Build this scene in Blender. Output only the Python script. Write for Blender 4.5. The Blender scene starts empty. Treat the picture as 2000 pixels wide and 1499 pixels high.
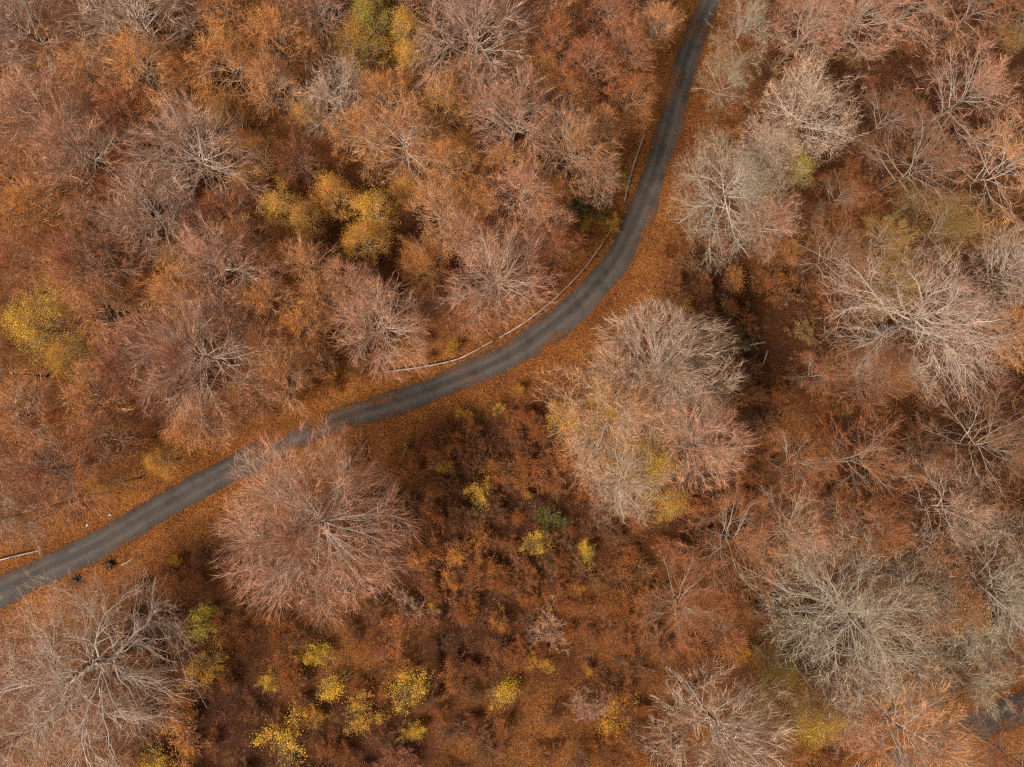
import bpy, math, random
import numpy as np
from mathutils import Vector, Matrix, Euler

# ------------------------------------------------------------------ camera, sky, sun
SC = bpy.context.scene
COL = SC.collection
CAMH = 95.0
PPM = 18.0                       # photograph pixels per metre at ground level
TILT = math.radians(2.2)
cam_d = bpy.data.cameras.new("camera")
cam_d.sensor_width = 36.0
cam_d.lens = 36.0 * CAMH / (2000.0 / PPM)
cam_d.clip_end = 4000.0
cam = bpy.data.objects.new("camera", cam_d)
COL.objects.link(cam)
cam.location = (0, 0, CAMH)
cam.rotation_euler = (TILT, 0, 0)
SC.camera = cam

SUN_EL, SUN_AZ = math.radians(52), math.radians(235)     # light from the lower left
w = bpy.data.worlds.new("World")
SC.world = w
w.use_nodes = True
nt = w.node_tree
sky = nt.nodes.new("ShaderNodeTexSky")
sky.sky_type = 'NISHITA'
sky.sun_disc = False
sky.sun_elevation = SUN_EL
sky.sun_rotation = SUN_AZ
sky.dust_density = 4.0
sky.ozone_density = 0.5
hs = nt.nodes.new("ShaderNodeHueSaturation")
hs.inputs['Saturation'].default_value = 0.12
nt.links.new(sky.outputs[0], hs.inputs['Color'])
nt.links.new(hs.outputs[0], nt.nodes['Background'].inputs[0])
nt.nodes['Background'].inputs[1].default_value = 0.078
sl = bpy.data.lights.new("sun", 'SUN')
sl.energy = 3.6
sl.angle = math.radians(12)
sl.color = (1.0, 0.93, 0.84)
so = bpy.data.objects.new("sun", sl)
COL.objects.link(so)
sdir = Vector((math.sin(SUN_AZ) * math.cos(SUN_EL), math.cos(SUN_AZ) * math.cos(SUN_EL), math.sin(SUN_EL)))
so.rotation_euler = sdir.to_track_quat('Z', 'Y').to_euler()
so.location = (-60, -60, 120)
SC.view_settings.view_transform = 'Standard'
SC.view_settings.look = 'None'
SC.view_settings.exposure = 0.46
SC.view_settings.gamma = 1.0
try:
    SC.cycles.use_denoising = False        # the denoiser smears twigs and leaves
    SC.cycles.filter_width = 1.25
    SC.cycles.max_bounces = 4
    SC.cycles.diffuse_bounces = 3
    SC.cycles.transparent_max_bounces = 4
except Exception:
    pass

rng = np.random.default_rng(11)
R = random.Random(5)


def W(px, py, z=0.0):
    """point at height z that stands where the photograph shows it"""
    u, v = (px - 1000.0) / PPM, (749.5 - py) / PPM
    c, s = math.cos(TILT), math.sin(TILT)
    # camera-space ray (u, v, -CAMH) turned about x
    dy = v * c + CAMH * s
    dz = v * s - CAMH * c
    k = (z - CAMH) / dz
    return u * k, dy * k


# ------------------------------------------------------------------ road line
ROAD_PX = [(-120, 1225), (-60, 1185), (0, 1157), (100, 1108), (200, 1061), (300, 1003), (400, 946), (500, 890), (570, 852),
           (650, 824), (700, 808), (800, 777), (900, 739), (1000, 694), (1100, 622), (1160, 565), (1208, 500),
           (1256, 400), (1292, 300), (1318, 200), (1332, 150), (1348, 100), (1368, 50), (1390, 0), (1425, -60), (1470, -120)]
ROAD_HW = [42, 40, 34, 27, 29, 29, 29, 28, 27, 25, 25, 25, 26, 29, 30, 29, 27, 27, 25, 24, 25, 24, 23, 22, 22, 22]   # half width, px
ROAD2_PX = [(2300, 1265), (2150, 1320), (2060, 1352), (1985, 1385), (1900, 1425), (1800, 1470), (1680, 1520), (1560, 1570)]


def catmull(pts, n):
    P = np.array(pts, float)
    P = np.vstack([2 * P[0] - P[1], P, 2 * P[-1] - P[-2]])
    out = []
    for i in range(1, len(P) - 2):
        for k in range(n):
            t = k / n
            a, b, c, d = P[i - 1], P[i], P[i + 1], P[i + 2]
            out.append(0.5 * (2 * b + (c - a) * t + (2 * a - 5 * b + 4 * c - d) * t * t + (3 * b - a - 3 * c + d) * t ** 3))
    out.append(P[-2])
    return np.array(out)


def road_line(px, hw, n=26):
    d = [(*W(x, y), 0.95 * h / PPM) for (x, y), h in zip(px, hw)]
    return catmull(d, n)


RL = road_line(ROAD_PX, ROAD_HW)
RL2 = road_line(ROAD2_PX, [30] * len(ROAD2_PX))


def road_dist(x, y):
    """distance from the road centre lines (arrays)"""
    x = np.asarray(x, float).ravel(); y = np.asarray(y, float).ravel()
    out = np.full(x.shape, 1e9)
    A = np.vstack([RL[::6, :2], RL2[::6, :2]])
    for i in range(0, len(x), 20000):
        sl_ = slice(i, i + 20000)
        d = (x[sl_, None] - A[None, :, 0]) ** 2 + (y[sl_, None] - A[None, :, 1]) ** 2
        out[sl_] = np.sqrt(d.min(1))
    return out


# ------------------------------------------------------------------ ground height
def vnoise(x, y, f, seed):
    x = np.asarray(x, float) * f + seed * 17.31
    y = np.asarray(y, float) * f + seed * 9.73
    xi, yi = np.floor(x), np.floor(y)
    fx, fy = x - xi, y - yi
    fx = fx * fx * (3 - 2 * fx); fy = fy * fy * (3 - 2 * fy)

    def h(a, b):
        v = np.sin(a * 127.1 + b * 311.7 + seed * 74.7) * 43758.5453
        return v - np.floor(v)
    return (h(xi, yi) * (1 - fx) + h(xi + 1, yi) * fx) * (1 - fy) + (h(xi, yi + 1) * (1 - fx) + h(xi + 1, yi + 1) * fx) * fy


DITCH = [W(868, 1232), W(873, 1290), W(870, 1352)]


def height(x, y):
    x = np.asarray(x, float); y = np.asarray(y, float)
    shp = x.shape
    d = road_dist(x, y).reshape(shp)
    k = np.clip((d - 2.6) / 5.0, 0, 1)
    h = (vnoise(x, y, 0.06, 1) - 0.45) * 1.6 + (vnoise(x, y, 0.3, 2) - 0.5) * 0.35 + (vnoise(x, y, 1.1, 3) - 0.5) * 0.12
    h = h * k - 0.02
    # the narrow trench in the lower middle
    for (ax, ay), (bx, by) in zip(DITCH[:-1], DITCH[1:]):
        L2 = (bx - ax) ** 2 + (by - ay) ** 2
        t = np.clip(((x - ax) * (bx - ax) + (y - ay) * (by - ay)) / L2, 0, 1)
        dd = np.hypot(x - ax - t * (bx - ax), y - ay - t * (by - ay))
        h = h - 1.3 * np.clip(1 - dd / 0.75, 0, 1) ** 0.7 * (t > 0) * (t < 1)
    # the two pits right of the middle
    for q, r, dp in ((W(1482, 690), 1.7, 1.2), (W(1467, 540), 0.8, 1.0)):
        h = h - dp * np.exp(-((x - q[0]) ** 2 + (y - q[1]) ** 2) / r ** 2)
    return h


def hz(x, y):
    return float(height(np.array([x]), np.array([y]))[0])


# ------------------------------------------------------------------ object helpers
def props(o, label=None, cat=None, group=None, kind=None):
    if label: o['label'] = label
    if cat: o['category'] = cat
    if group: o['group'] = group
    if kind: o['kind'] = kind
    return o


def mesh_np(name, V, faces_list, mat, smooth=False):
    """faces_list: list of int arrays (n,k)"""
    me = bpy.data.meshes.new(name)
    V = np.asarray(V, np.float32).reshape(-1, 3)
    nl = sum(f.size for f in faces_list); nf = sum(len(f) for f in faces_list)
    me.vertices.add(len(V)); me.vertices.foreach_set('co', V.ravel())
    me.loops.add(nl); me.polygons.add(nf)
    li = np.concatenate([f.ravel() for f in faces_list]).astype(np.int32)
    tot = np.concatenate([np.full(len(f), f.shape[1]) for f in faces_list]).astype(np.int32)
    st = np.concatenate([[0], np.cumsum(tot)[:-1]]).astype(np.int32)
    me.loops.foreach_set('vertex_index', li)
    me.polygons.foreach_set('loop_start', st)
    me.polygons.foreach_set('loop_total', tot)
    me.polygons.foreach_set('use_smooth', np.full(nf, smooth))
    me.update(calc_edges=True)
    if mat: me.materials.append(mat)
    return me


def link(name, me, parent=None):
    o = bpy.data.objects.new(name, me)
    COL.objects.link(o)
    if parent: o.parent = parent
    return o


def norm(v):
    return v / np.maximum(np.linalg.norm(v, axis=-1, keepdims=True), 1e-9)


def tubes(P, Rd, S):
    """P (N,K,3), Rd (N,K) -> verts, quads"""
    N, K = P.shape[:2]
    T = norm(np.gradient(P, axis=1))
    ref = norm(rng.normal(size=(N, 1, 3)))
    U = norm(np.cross(T, ref)); Vv = np.cross(T, U)
    a = np.arange(S) * 2 * np.pi / S
    ring = U[:, :, None, :] * np.cos(a)[None, None, :, None] + Vv[:, :, None, :] * np.sin(a)[None, None, :, None]
    V = P[:, :, None, :] + ring * Rd[:, :, None, None]
    idx = np.arange(N * K * S).reshape(N, K, S)
    q = np.stack([idx[:, :-1, :], np.roll(idx, -1, 2)[:, :-1, :], np.roll(idx, -1, 2)[:, 1:, :], idx[:, 1:, :]], -1).reshape(-1, 4)
    return V.reshape(-1, 3), q


def merge(parts):
    V, F, o = [], [], 0
    for v, q in parts:
        V.append(v); F.append(q + o); o += len(v)
    return np.vstack(V), [np.vstack(F)]


def blades(p, d, L, wd, bend=0.12):
    """thin tapering twigs: quad + triangle each"""
    n = len(p)
    side = norm(np.cross(d, rng.normal(size=(n, 3))))
    m = p + d * (L * 0.5)[:, None] + rng.normal(size=(n, 3)) * (L * bend * 0.5)[:, None]
    t = p + d * L[:, None] + rng.normal(size=(n, 3)) * (L * bend)[:, None] + np.array([0, 0, 0.08]) * L[:, None]
    h = (wd * 0.5)[:, None]
    V = np.stack([p - side * h, p + side * h, m + side * h * 0.7, m - side * h * 0.7, t], 1).reshape(-1, 3)
    b = (np.arange(n) * 5)[:, None]
    return V, [b + np.array([0, 1, 2, 3]), b + np.array([3, 2, 4])]


def leaves(p, size, flat=0.35):
    n = len(p)
    nr = norm(rng.normal(size=(n, 3)) * np.array([1, 1, 1]) + np.array([0, 0, flat * 2]))
    u = norm(np.cross(nr, rng.normal(size=(n, 3)))); v = np.cross(nr, u)
    s = size[:, None]
    V = np.stack([p - u * s * 0.5, p + v * s * 0.33 + nr * s * 0.12, p + u * s * 0.5, p - v * s * 0.33 + nr * s * 0.12], 1).reshape(-1, 3)
    b = (np.arange(n) * 4)[:, None]
    return V, [b + np.array([0, 1, 2, 3])]


# ------------------------------------------------------------------ materials
def new_mat(name):
    m = bpy.data.materials.new(name)
    m.use_nodes = True
    n = m.node_tree
    n.nodes.clear()
    out = n.nodes.new('ShaderNodeOutputMaterial')
    return m, n, out


def nd(n, t, **kw):
    x = n.nodes.new(t)
    for k, v in kw.items():
        if k in x.inputs: x.inputs[k].default_value = v
        else: setattr(x, k, v)
    return x


def ramp(n, src, stops, interp='LINEAR'):
    r = n.nodes.new('ShaderNodeValToRGB')
    r.color_ramp.interpolation = interp
    e = r.color_ramp.elements
    while len(e) < len(stops): e.new(0.5)
    for i, (p, c) in enumerate(stops):
        e[i].position = p; e[i].color = (*c, 1)
    n.links.new(src, r.inputs[0])
    return r.outputs[0]


def mix(n, a, b, f, mode='MIX'):
    m = n.nodes.new('ShaderNodeMix'); m.data_type = 'RGBA'; m.blend_type = mode
    for i, s in ((0, f), (6, a), (7, b)):
        if hasattr(s, 'is_linked') or isinstance(s, bpy.types.NodeSocket): n.links.new(s, m.inputs[i])
        else: m.inputs[i].default_value = s if i == 0 else (*s, 1)
    return m.outputs[2]


def noise(n, scale, detail=4, rough=0.6, vec=None, dim='3D'):
    t = nd(n, 'ShaderNodeTexNoise', Scale=scale, Detail=detail, Roughness=rough)
    if vec: n.links.new(vec, t.inputs['Vector'])
    return t


def coords(n):
    return n.nodes.new('ShaderNodeTexCoord').outputs['Object']


def finish(n, out, col, rough=0.9, bump=None, bstr=0.5, bdist=0.03, transl=0.0):
    b = nd(n, 'ShaderNodeBsdfPrincipled', Roughness=rough)
    b.inputs['Specular IOR Level'].default_value = 0.2
    n.links.new(col, b.inputs['Base Color'])
    if bump is not None:
        bp = nd(n, 'ShaderNodeBump', Strength=bstr, Distance=bdist)
        n.links.new(bump, bp.inputs['Height']); n.links.new(bp.outputs[0], b.inputs['Normal'])
    if transl > 0:
        t = n.nodes.new('ShaderNodeBsdfTranslucent'); n.links.new(col, t.inputs[0])
        mx = nd(n, 'ShaderNodeMixShader'); mx.inputs[0].default_value = transl
        n.links.new(b.outputs[0], mx.inputs[1]); n.links.new(t.outputs[0], mx.inputs[2])
        n.links.new(mx.outputs[0], out.inputs[0])
    else:
        n.links.new(b.outputs[0], out.inputs[0])


def mat_ground():
    m, n, out = new_mat('leaf_covered_ground')
    g = n.nodes.new('ShaderNodeNewGeometry').outputs['Position']
    vo = nd(n, 'ShaderNodeTexVoronoi', Scale=15.0, Randomness=1.0); n.links.new(g, vo.inputs['Vector'])
    sep = n.nodes.new('ShaderNodeSeparateColor'); n.links.new(vo.outputs['Color'], sep.inputs[0])
    leaf = ramp(n, sep.outputs[0], [(0.0, (0.030, 0.012, 0.006)), (0.25, (0.12, 0.039, 0.010)), (0.55, (0.24, 0.076, 0.014)),
                                    (0.8, (0.35, 0.125, 0.022)), (1.0, (0.46, 0.21, 0.055))])
    big = noise(n, 0.12, 5, 0.6, g)
    dark = ramp(n, big.outputs[0], [(0.35, (0.50, 0.42, 0.40)), (0.62, (1.0, 1.0, 1.0))])
    c = mix(n, leaf, dark, 1.0, 'MULTIPLY')
    # away from the road: older, browner leaves with shade between crowns painted in
    at = n.nodes.new('ShaderNodeAttribute'); at.attribute_name = 'shade_and_age'
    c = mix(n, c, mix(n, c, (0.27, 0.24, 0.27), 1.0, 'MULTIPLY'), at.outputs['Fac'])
    med = noise(n, 1.1, 6, 0.7, g)
    soil = ramp(n, med.outputs[0], [(0.52, (0, 0, 0)), (0.66, (1, 1, 1))])
    c = mix(n, c, (0.060, 0.026, 0.012), mixval(n, soil, 0.75))
    gr = noise(n, 0.35, 5, 0.7, g)
    gm = ramp(n, gr.outputs[0], [(0.60, (0, 0, 0)), (0.72, (1, 1, 1))])
    c = mix(n, c, (0.16, 0.085, 0.014), mixval(n, gm, 0.5))
    finish(n, out, c, 0.95, vo.outputs['Distance'], 0.7, 0.06)
    return m


def mixval(n, col, k):
    x = nd(n, 'ShaderNodeMath', operation='MULTIPLY'); n.links.new(col, x.inputs[0]); x.inputs[1].default_value = k
    return x.outputs[0]


def mat_road():
    m, n, out = new_mat('worn_asphalt')
    uv = n.nodes.new('ShaderNodeUVMap').outputs[0]
    g = n.nodes.new('ShaderNodeNewGeometry').outputs['Position']
    sx = n.nodes.new('ShaderNodeSeparateXYZ'); n.links.new(uv, sx.inputs[0])
    # long streaks where wheels polish the surface (u across in -1..1, v metres along)
    mp = nd(n, 'ShaderNodeMapping'); mp.inputs['Scale'].default_value = (2.6, 0.10, 1); n.links.new(uv, mp.inputs[0])
    st = noise(n, 1.0, 5, 0.6, mp.outputs[0])
    tr = ramp(n, sx.outputs[0], [(0.0, (0.2, 0.2, 0.2)), (0.22, (0.55, 0.55, 0.55)), (0.34, (1, 1, 1)), (0.47, (0.35, 0.35, 0.35)),
                                 (0.60, (0.3, 0.3, 0.3)), (0.72, (0.9, 0.9, 0.9)), (0.84, (0.4, 0.4, 0.4)), (1.0, (0.1, 0.1, 0.1))])
    base = ramp(n, st.outputs[0], [(0.3, (0.024, 0.020, 0.018)), (0.7, (0.056, 0.047, 0.040))])
    c = mix(n, base, (0.120, 0.100, 0.083), mixval(n, tr, 0.58))
    pn = noise(n, 0.45, 5, 0.65, g)
    pm = ramp(n, pn.outputs[0], [(0.38, (0.72, 0.72, 0.72)), (0.50, (1, 1, 1)), (0.66, (1.15, 1.13, 1.1))])
    c = mix(n, c, pm, 1.0, 'MULTIPLY')
    f = noise(n, 14.0, 4, 0.8, g)
    sp = ramp(n, f.outputs[0], [(0.3, (0.6, 0.6, 0.6)), (0.7, (1.35, 1.3, 1.25))])
    c = mix(n, c, sp, 1.0, 'MULTIPLY')
    vo = nd(n, 'ShaderNodeTexVoronoi', Scale=3.2); n.links.new(g, vo.inputs['Vector'])
    lm = ramp(n, vo.outputs['Distance'], [(0.0, (1, 1, 1)), (0.11, (1, 1, 1)), (0.13, (0, 0, 0))])
    sp2 = n.nodes.new('ShaderNodeSeparateColor'); n.links.new(vo.outputs['Color'], sp2.inputs[0])
    on = nd(n, 'ShaderNodeMath', operation='GREATER_THAN'); n.links.new(sp2.outputs[0], on.inputs[0]); on.inputs[1].default_value = 0.72
    mm = nd(n, 'ShaderNodeMath', operation='MULTIPLY'); n.links.new(lm, mm.inputs[0]); n.links.new(on.outputs[0], mm.inputs[1])
    c = mix(n, c, (0.22, 0.10, 0.04), mixval(n, mm.outputs[0], 0.5))
    finish(n, out, c, 0.8, f.outputs[0], 0.3, 0.02)
    return m


def mat_bark(name, c1, c2, moss, mscale=1.4, thr=(0.5, 0.68)):
    m, n, out = new_mat(name)
    g = n.nodes.new('ShaderNodeNewGeometry').outputs['Position']
    a = noise(n, 4.0, 5, 0.7, g)
    c = mix(n, c1, c2, a.outputs[0])
    b = noise(n, mscale, 4, 0.7, g)
    mk = ramp(n, b.outputs[0], [(thr[0], (0, 0, 0)), (thr[1], (1, 1, 1))])
    c = mix(n, c, moss, mixval(n, mk, 0.8))
    oi = n.nodes.new('ShaderNodeObjectInfo')
    c = mix(n, c, oi.outputs['Color'], 1.0, 'MULTIPLY')
    finish(n, out, c, 0.9, a.outputs[0], 0.5, 0.03)
    return m


def mat_island(name, transl=0.0, v=(0.45, 1.55), rough=0.85, warm=(1.08, 0.99, 0.84), cool=(0.97, 1.0, 1.0), ns=0.35):
    """colour of the object, varied from one twig or leaf to the next"""
    m, n, out = new_mat(name)
    oi = n.nodes.new('ShaderNodeObjectInfo')
    ge = n.nodes.new('ShaderNodeNewGeometry')
    val = ramp(n, ge.outputs['Random Per Island'], [(0.0, (v[0],) * 3), (0.55, (1, 1, 1)), (1.0, (v[1],) * 3)])
    c = mix(n, oi.outputs['Color'], val, 1.0, 'MULTIPLY')
    nn = noise(n, ns, 3, 0.6, ge.outputs['Position'])
    wr = ramp(n, nn.outputs[0], [(0.38, cool), (0.62, warm)])
    c = mix(n, c, wr, 1.0, 'MULTIPLY')
    finish(n, out, c, rough, transl=transl)
    return m


def mat_simple(name, c1, c2, scale=6, rough=0.8, metal=0.0):
    m, n, out = new_mat(name)
    a = noise(n, scale, 5, 0.7, coords(n))
    k = ramp(n, a.outputs[0], [(0.35, (0, 0, 0)), (0.65, (1, 1, 1))])
    c = mix(n, c1, c2, k)
    finish(n, out, c, rough, a.outputs[0], 0.4, 0.01)
    return m


M_GROUND = mat_ground()
M_ROAD = mat_road()
M_TRUNK = mat_bark('trunk_bark', (0.095, 0.068, 0.050), (0.20, 0.155, 0.12), (0.11, 0.10, 0.055))
M_BRANCH = mat_bark('pale_branch_bark', (0.38, 0.29, 0.22), (0.60, 0.485, 0.385), (0.31, 0.28, 0.20), 0.7, (0.5, 0.7))
M_TWIG = mat_island('twigs', 0.0)
M_LEAF = mat_island('autumn_leaves', 0.3, (0.45, 1.5), warm=(1.12, 0.86, 0.8), cool=(0.84, 1.0, 0.9), ns=1.3)
M_RAIL = mat_simple('weathered_white_rail', (0.50, 0.46, 0.42), (0.24, 0.17, 0.13), 1.3, 0.6)
M_POST = mat_simple('rail_post_steel', (0.20, 0.17, 0.15), (0.10, 0.06, 0.04), 4, 0.7)
M_ROCK = mat_simple('pale_rock', (0.62, 0.60, 0.56), (0.36, 0.33, 0.29), 3)
M_LOG = mat_simple('weathered_wood', (0.42, 0.35, 0.27), (0.20, 0.16, 0.11), 3)
M_MOSSLOG = mat_simple('mossy_wood', (0.30, 0.22, 0.035), (0.10, 0.07, 0.03), 2)
M_STUMP = mat_simple('charred_stump', (0.030, 0.022, 0.020), (0.06, 0.045, 0.04), 5)

# ------------------------------------------------------------------ ground and roads
gx = np.concatenate([[-900, -500, -250, -140, -95], np.arange(-72, 72.01, 0.36), [95, 140, 250, 500, 900]])
gy = np.concatenate([[-900, -500, -250, -130, -80], np.arange(-56, 60.01, 0.36), [85, 130, 250, 500, 900]])
X, Y = np.meshgrid(gx, gy)
Z = height(X, Y)
far = np.clip((np.maximum(np.abs(X) - 80, np.abs(Y) - 70)) / 200, 0, 1)
Z = Z * (1 - far)
nx, ny = len(gx), len(gy)
idx = np.arange(nx * ny).reshape(ny, nx)
q = np.stack([idx[:-1, :-1], idx[:-1, 1:], idx[1:, 1:], idx[1:, :-1]], -1).reshape(-1, 4)
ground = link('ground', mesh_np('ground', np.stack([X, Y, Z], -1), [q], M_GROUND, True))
shade_and_age = np.clip((road_dist(X, Y) - 4.0) / 5.0, 0, 1) * np.clip(0.25 + 1.1 * vnoise(X, Y, 0.09, 40).ravel() + 0.3 * (vnoise(X, Y, 0.4, 41).ravel() - 0.5), 0, 1)  # browner litter away from the road, plus crown shade put into the colour
def blob(X, Y, lst):
    o = np.zeros(X.size)
    for px, py, r in lst:
        cx, cy = W(px, py); rr = r / PPM
        o = np.maximum(o, np.exp(-((X.ravel() - cx) ** 2 + (Y.ravel() - cy) ** 2) / rr ** 2))
    return o


HOLLOW_SHADE = [(960, 880, 90), (1040, 960, 110), (900, 1060, 90), (1100, 850, 80), (1010, 1060, 80), (1390, 540, 60), (1440, 680, 90), (1420, 830, 80), (1390, 950, 80), (1560, 640, 90)]  # shaded spots of the forest floor, their shade painted into the ground colour
shade_and_age = np.clip(shade_and_age + 0.95 * blob(X, Y, HOLLOW_SHADE) * np.clip((road_dist(X, Y) - 2.4) / 2.5, 0, 1), 0, 1.25)
att = ground.data.attributes.new('shade_and_age', 'FLOAT', 'POINT'); att.data.foreach_set('value', shade_and_age.astype(np.float32))
props(ground, kind='structure')


def road_mesh(name, L, seed, zoff):
    n = len(L)
    T = norm(np.gradient(L[:, :2], axis=0))
    Nn = np.stack([-T[:, 1], T[:, 0]], 1)
    s = np.concatenate([[0], np.cumsum(np.linalg.norm(np.diff(L[:, :2], axis=0), axis=1))])
    K = 9
    V, UV = [], []
    el = 0.30 * (vnoise(s, s * 0, 1.5, seed) - 0.5) + 0.5 * (vnoise(s, s * 0, 0.33, seed + 1) - 0.5) + 0.07 * (vnoise(s, s * 0, 4.5, seed + 4) - 0.5)
    er = 0.30 * (vnoise(s, s * 0, 1.7, seed + 2) - 0.5) + 0.5 * (vnoise(s, s * 0, 0.29, seed + 3) - 0.5) + 0.07 * (vnoise(s, s * 0, 4.9, seed + 5) - 0.5)
    for k in range(K):
        t = k / (K - 1) * 2 - 1
        off = t * (L[:, 2] + np.where(t < 0, -el * t * -1, er * t) * 1.0 * np.sign(abs(t)))
        p = L[:, :2] + Nn * off[:, None]
        z = np.full(n, zoff) + 0.05 * (1 - t * t)
        V.append(np.column_stack([p, z]))
        UV.append(np.column_stack([np.full(n, (t + 1) / 2), s]))
    V = np.stack(V, 1); UV = np.stack(UV, 1)
    idx = np.arange(n * K).reshape(n, K)
    q = np.stack([idx[:-1, :-1], idx[:-1, 1:], idx[1:, 1:], idx[1:, :-1]], -1).reshape(-1, 4)
    q = q[:, ::-1]
    me = mesh_np(name, V, [q], M_ROAD, True)
    uvl = me.uv_layers.new(name='UVMap')
    uvl.data.foreach_set('uv', UV.reshape(-1, 2)[q.ravel()].astype(np.float32).ravel())
    return props(link(name, me), kind='structure')


road_mesh('road', RL, 3, 0.02)
road_mesh('side_road', RL2, 8, 0.02)

# loose fallen leaves: dense on the verges, spilling over the road edge
def litter():
    P = []
    n = 150000
    x = rng.uniform(-62, 62, n); y = rng.uniform(-46, 52, n)
    d = road_dist(x, y)
    keep = (d > 1.75) & (rng.random(n) < 0.30 + 0.70 * np.exp(-((d - 2.5) / 3.5) ** 2))
    P.append(np.column_stack([x[keep], y[keep]]))
    for L in (RL, RL2):
        m = 24000 if L is RL else 4000
        T = norm(np.gradient(L[:, :2], axis=0)); Nn = np.stack([-T[:, 1], T[:, 0]], 1)
        i = rng.integers(0, len(L), m)
        side = np.sign(rng.normal(size=m))
        off = side * (L[i, 2] + 0.12 - np.abs(rng.normal(0, 0.42, m)) * (vnoise(L[i, 0], L[i, 1], 0.55, 31) ** 2 * 2.6) + rng.uniform(0, 0.3, m))
        P.append(L[i, :2] + Nn[i] * off[:, None] + rng.normal(0, 0.15, (m, 2)))
        m = 1500
        i = rng.integers(0, len(L), m)
        P.append(L[i, :2] + Nn[i] * (rng.uniform(-1, 1, m) * L[i, 2])[:, None])
    for cx, cy, rx, ry, ang, m in ((560, 838, 3.4, 0.75, 28, 2600), (618, 822, 1.6, 1.3, 20, 1500), (520, 868, 2.0, 0.5, 28, 600), (1316, 155, 0.9, 1.4, 0, 500), (1305, 190, 0.5, 2.0, -10, 500), (1870, 1438, 3.2, 1.6, -24, 4500), (1800, 1470, 3.0, 1.6, -24, 4500), (1720, 1500, 3.0, 1.6, -24, 4000), (1075, 668, 2.2, 0.5, 38, 500), (905, 765, 2.6, 0.35, 20, 500), (250, 1062, 2.5, 0.4, 28, 450), (735, 786, 2.4, 0.35, 14, 450), (1262, 450, 0.5, 2.4, -25, 450)):
        x0, y0 = W(cx, cy); a_ = math.radians(ang)
        u, v = rng.normal(0, 0.5, m) * rx, rng.normal(0, 0.5, m) * ry
        P.append(np.column_stack([x0 + u * math.cos(a_) - v * math.sin(a_), y0 + u * math.sin(a_) + v * math.cos(a_)]))
    P = np.vstack(P)
    z = np.maximum(height(P[:, 0], P[:, 1]), np.where(road_dist(P[:, 0], P[:, 1]) < 2.4, 0.075, -9)) + 0.03
    V, F = leaves(np.column_stack([P, z]), rng.uniform(0.06, 0.11, len(P)), 1.2)
    o = link('fallen_leaves', mesh_np('fallen_leaves', V, F, M_LEAF))
    o.color = (0.40, 0.14, 0.027, 1)
    props(o, 'loose rusty orange leaves lying over the forest floor and the road edges', 'fallen leaves', kind='stuff')


litter()

# ------------------------------------------------------------------ tree growing
class Env:
    def __init__(s, a, b, cz, lobes, seed):
        r = np.random.default_rng(seed)
        s.a, s.b, s.cz = a, b, cz
        s.ph = r.uniform(0, 6.28, 4); s.am = r.uniform(0.3, 1.0, 4) * lobes; s.fr = np.array([2, 3, 5, 7])

    def k(s, p):
        az = np.arctan2(p[:, 1], p[:, 0])
        return 1 + sum(s.am[i] * np.sin(az * s.fr[i] + s.ph[i]) for i in range(4))

    def dist(s, p, d):
        k = s.k(p + d * s.a * 0.8)
        sc = np.stack([s.a * k, s.a * k, np.where(p[:, 2] + d[:, 2] * 1 > s.cz, s.b, s.b * 0.8) * np.ones_like(k)], 1)
        q = (p - np.array([0, 0, s.cz])) / sc; e = d / sc
        A = (e * e).sum(1); B = (q * e).sum(1); C = (q * q).sum(1) - 1
        D = np.maximum(B * B - A * C, 0)
        return np.maximum((-B + np.sqrt(D)) / A, 0.15)


def walk(p, d, L, K, wig, up, dr=0.0):
    P = [p]
    for k in range(K - 1):
        d = norm(d + rng.normal(size=d.shape) * wig + np.array([0, 0, up]))
        p = p + d * (L / (K - 1))[:, None]
        P.append(p)
    return np.stack(P, 1)


def sample(P, Rd, n, t0, t1, wts=None):
    N, K = P.shape[:2]
    if wts is None:
        i = np.repeat(np.arange(N), int(n)) if n >= 1 else rng.integers(0, N, int(n * N))
    else:
        i = rng.choice(N, int(n), p=wts / wts.sum())
    t = rng.uniform(t0, t1, len(i))
    f = t * (K - 1); k = np.minimum(f.astype(int), K - 2); f = f - k
    a, b = P[i, k], P[i, k + 1]
    return i, t, a + (b - a) * f[:, None], norm(b - a), Rd[i, k] * (1 - f) + Rd[i, k + 1] * f


def turn(T, lo, hi, flat=0.0):
    n = len(T)
    r = rng.normal(size=(n, 3))
    r[:, 2] *= (1 - flat)
    perp = norm(r - (r * T).sum(1)[:, None] * T)
    a = np.radians(rng.uniform(lo, hi, n))[:, None]
    return T * np.cos(a) + perp * np.sin(a)


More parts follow.
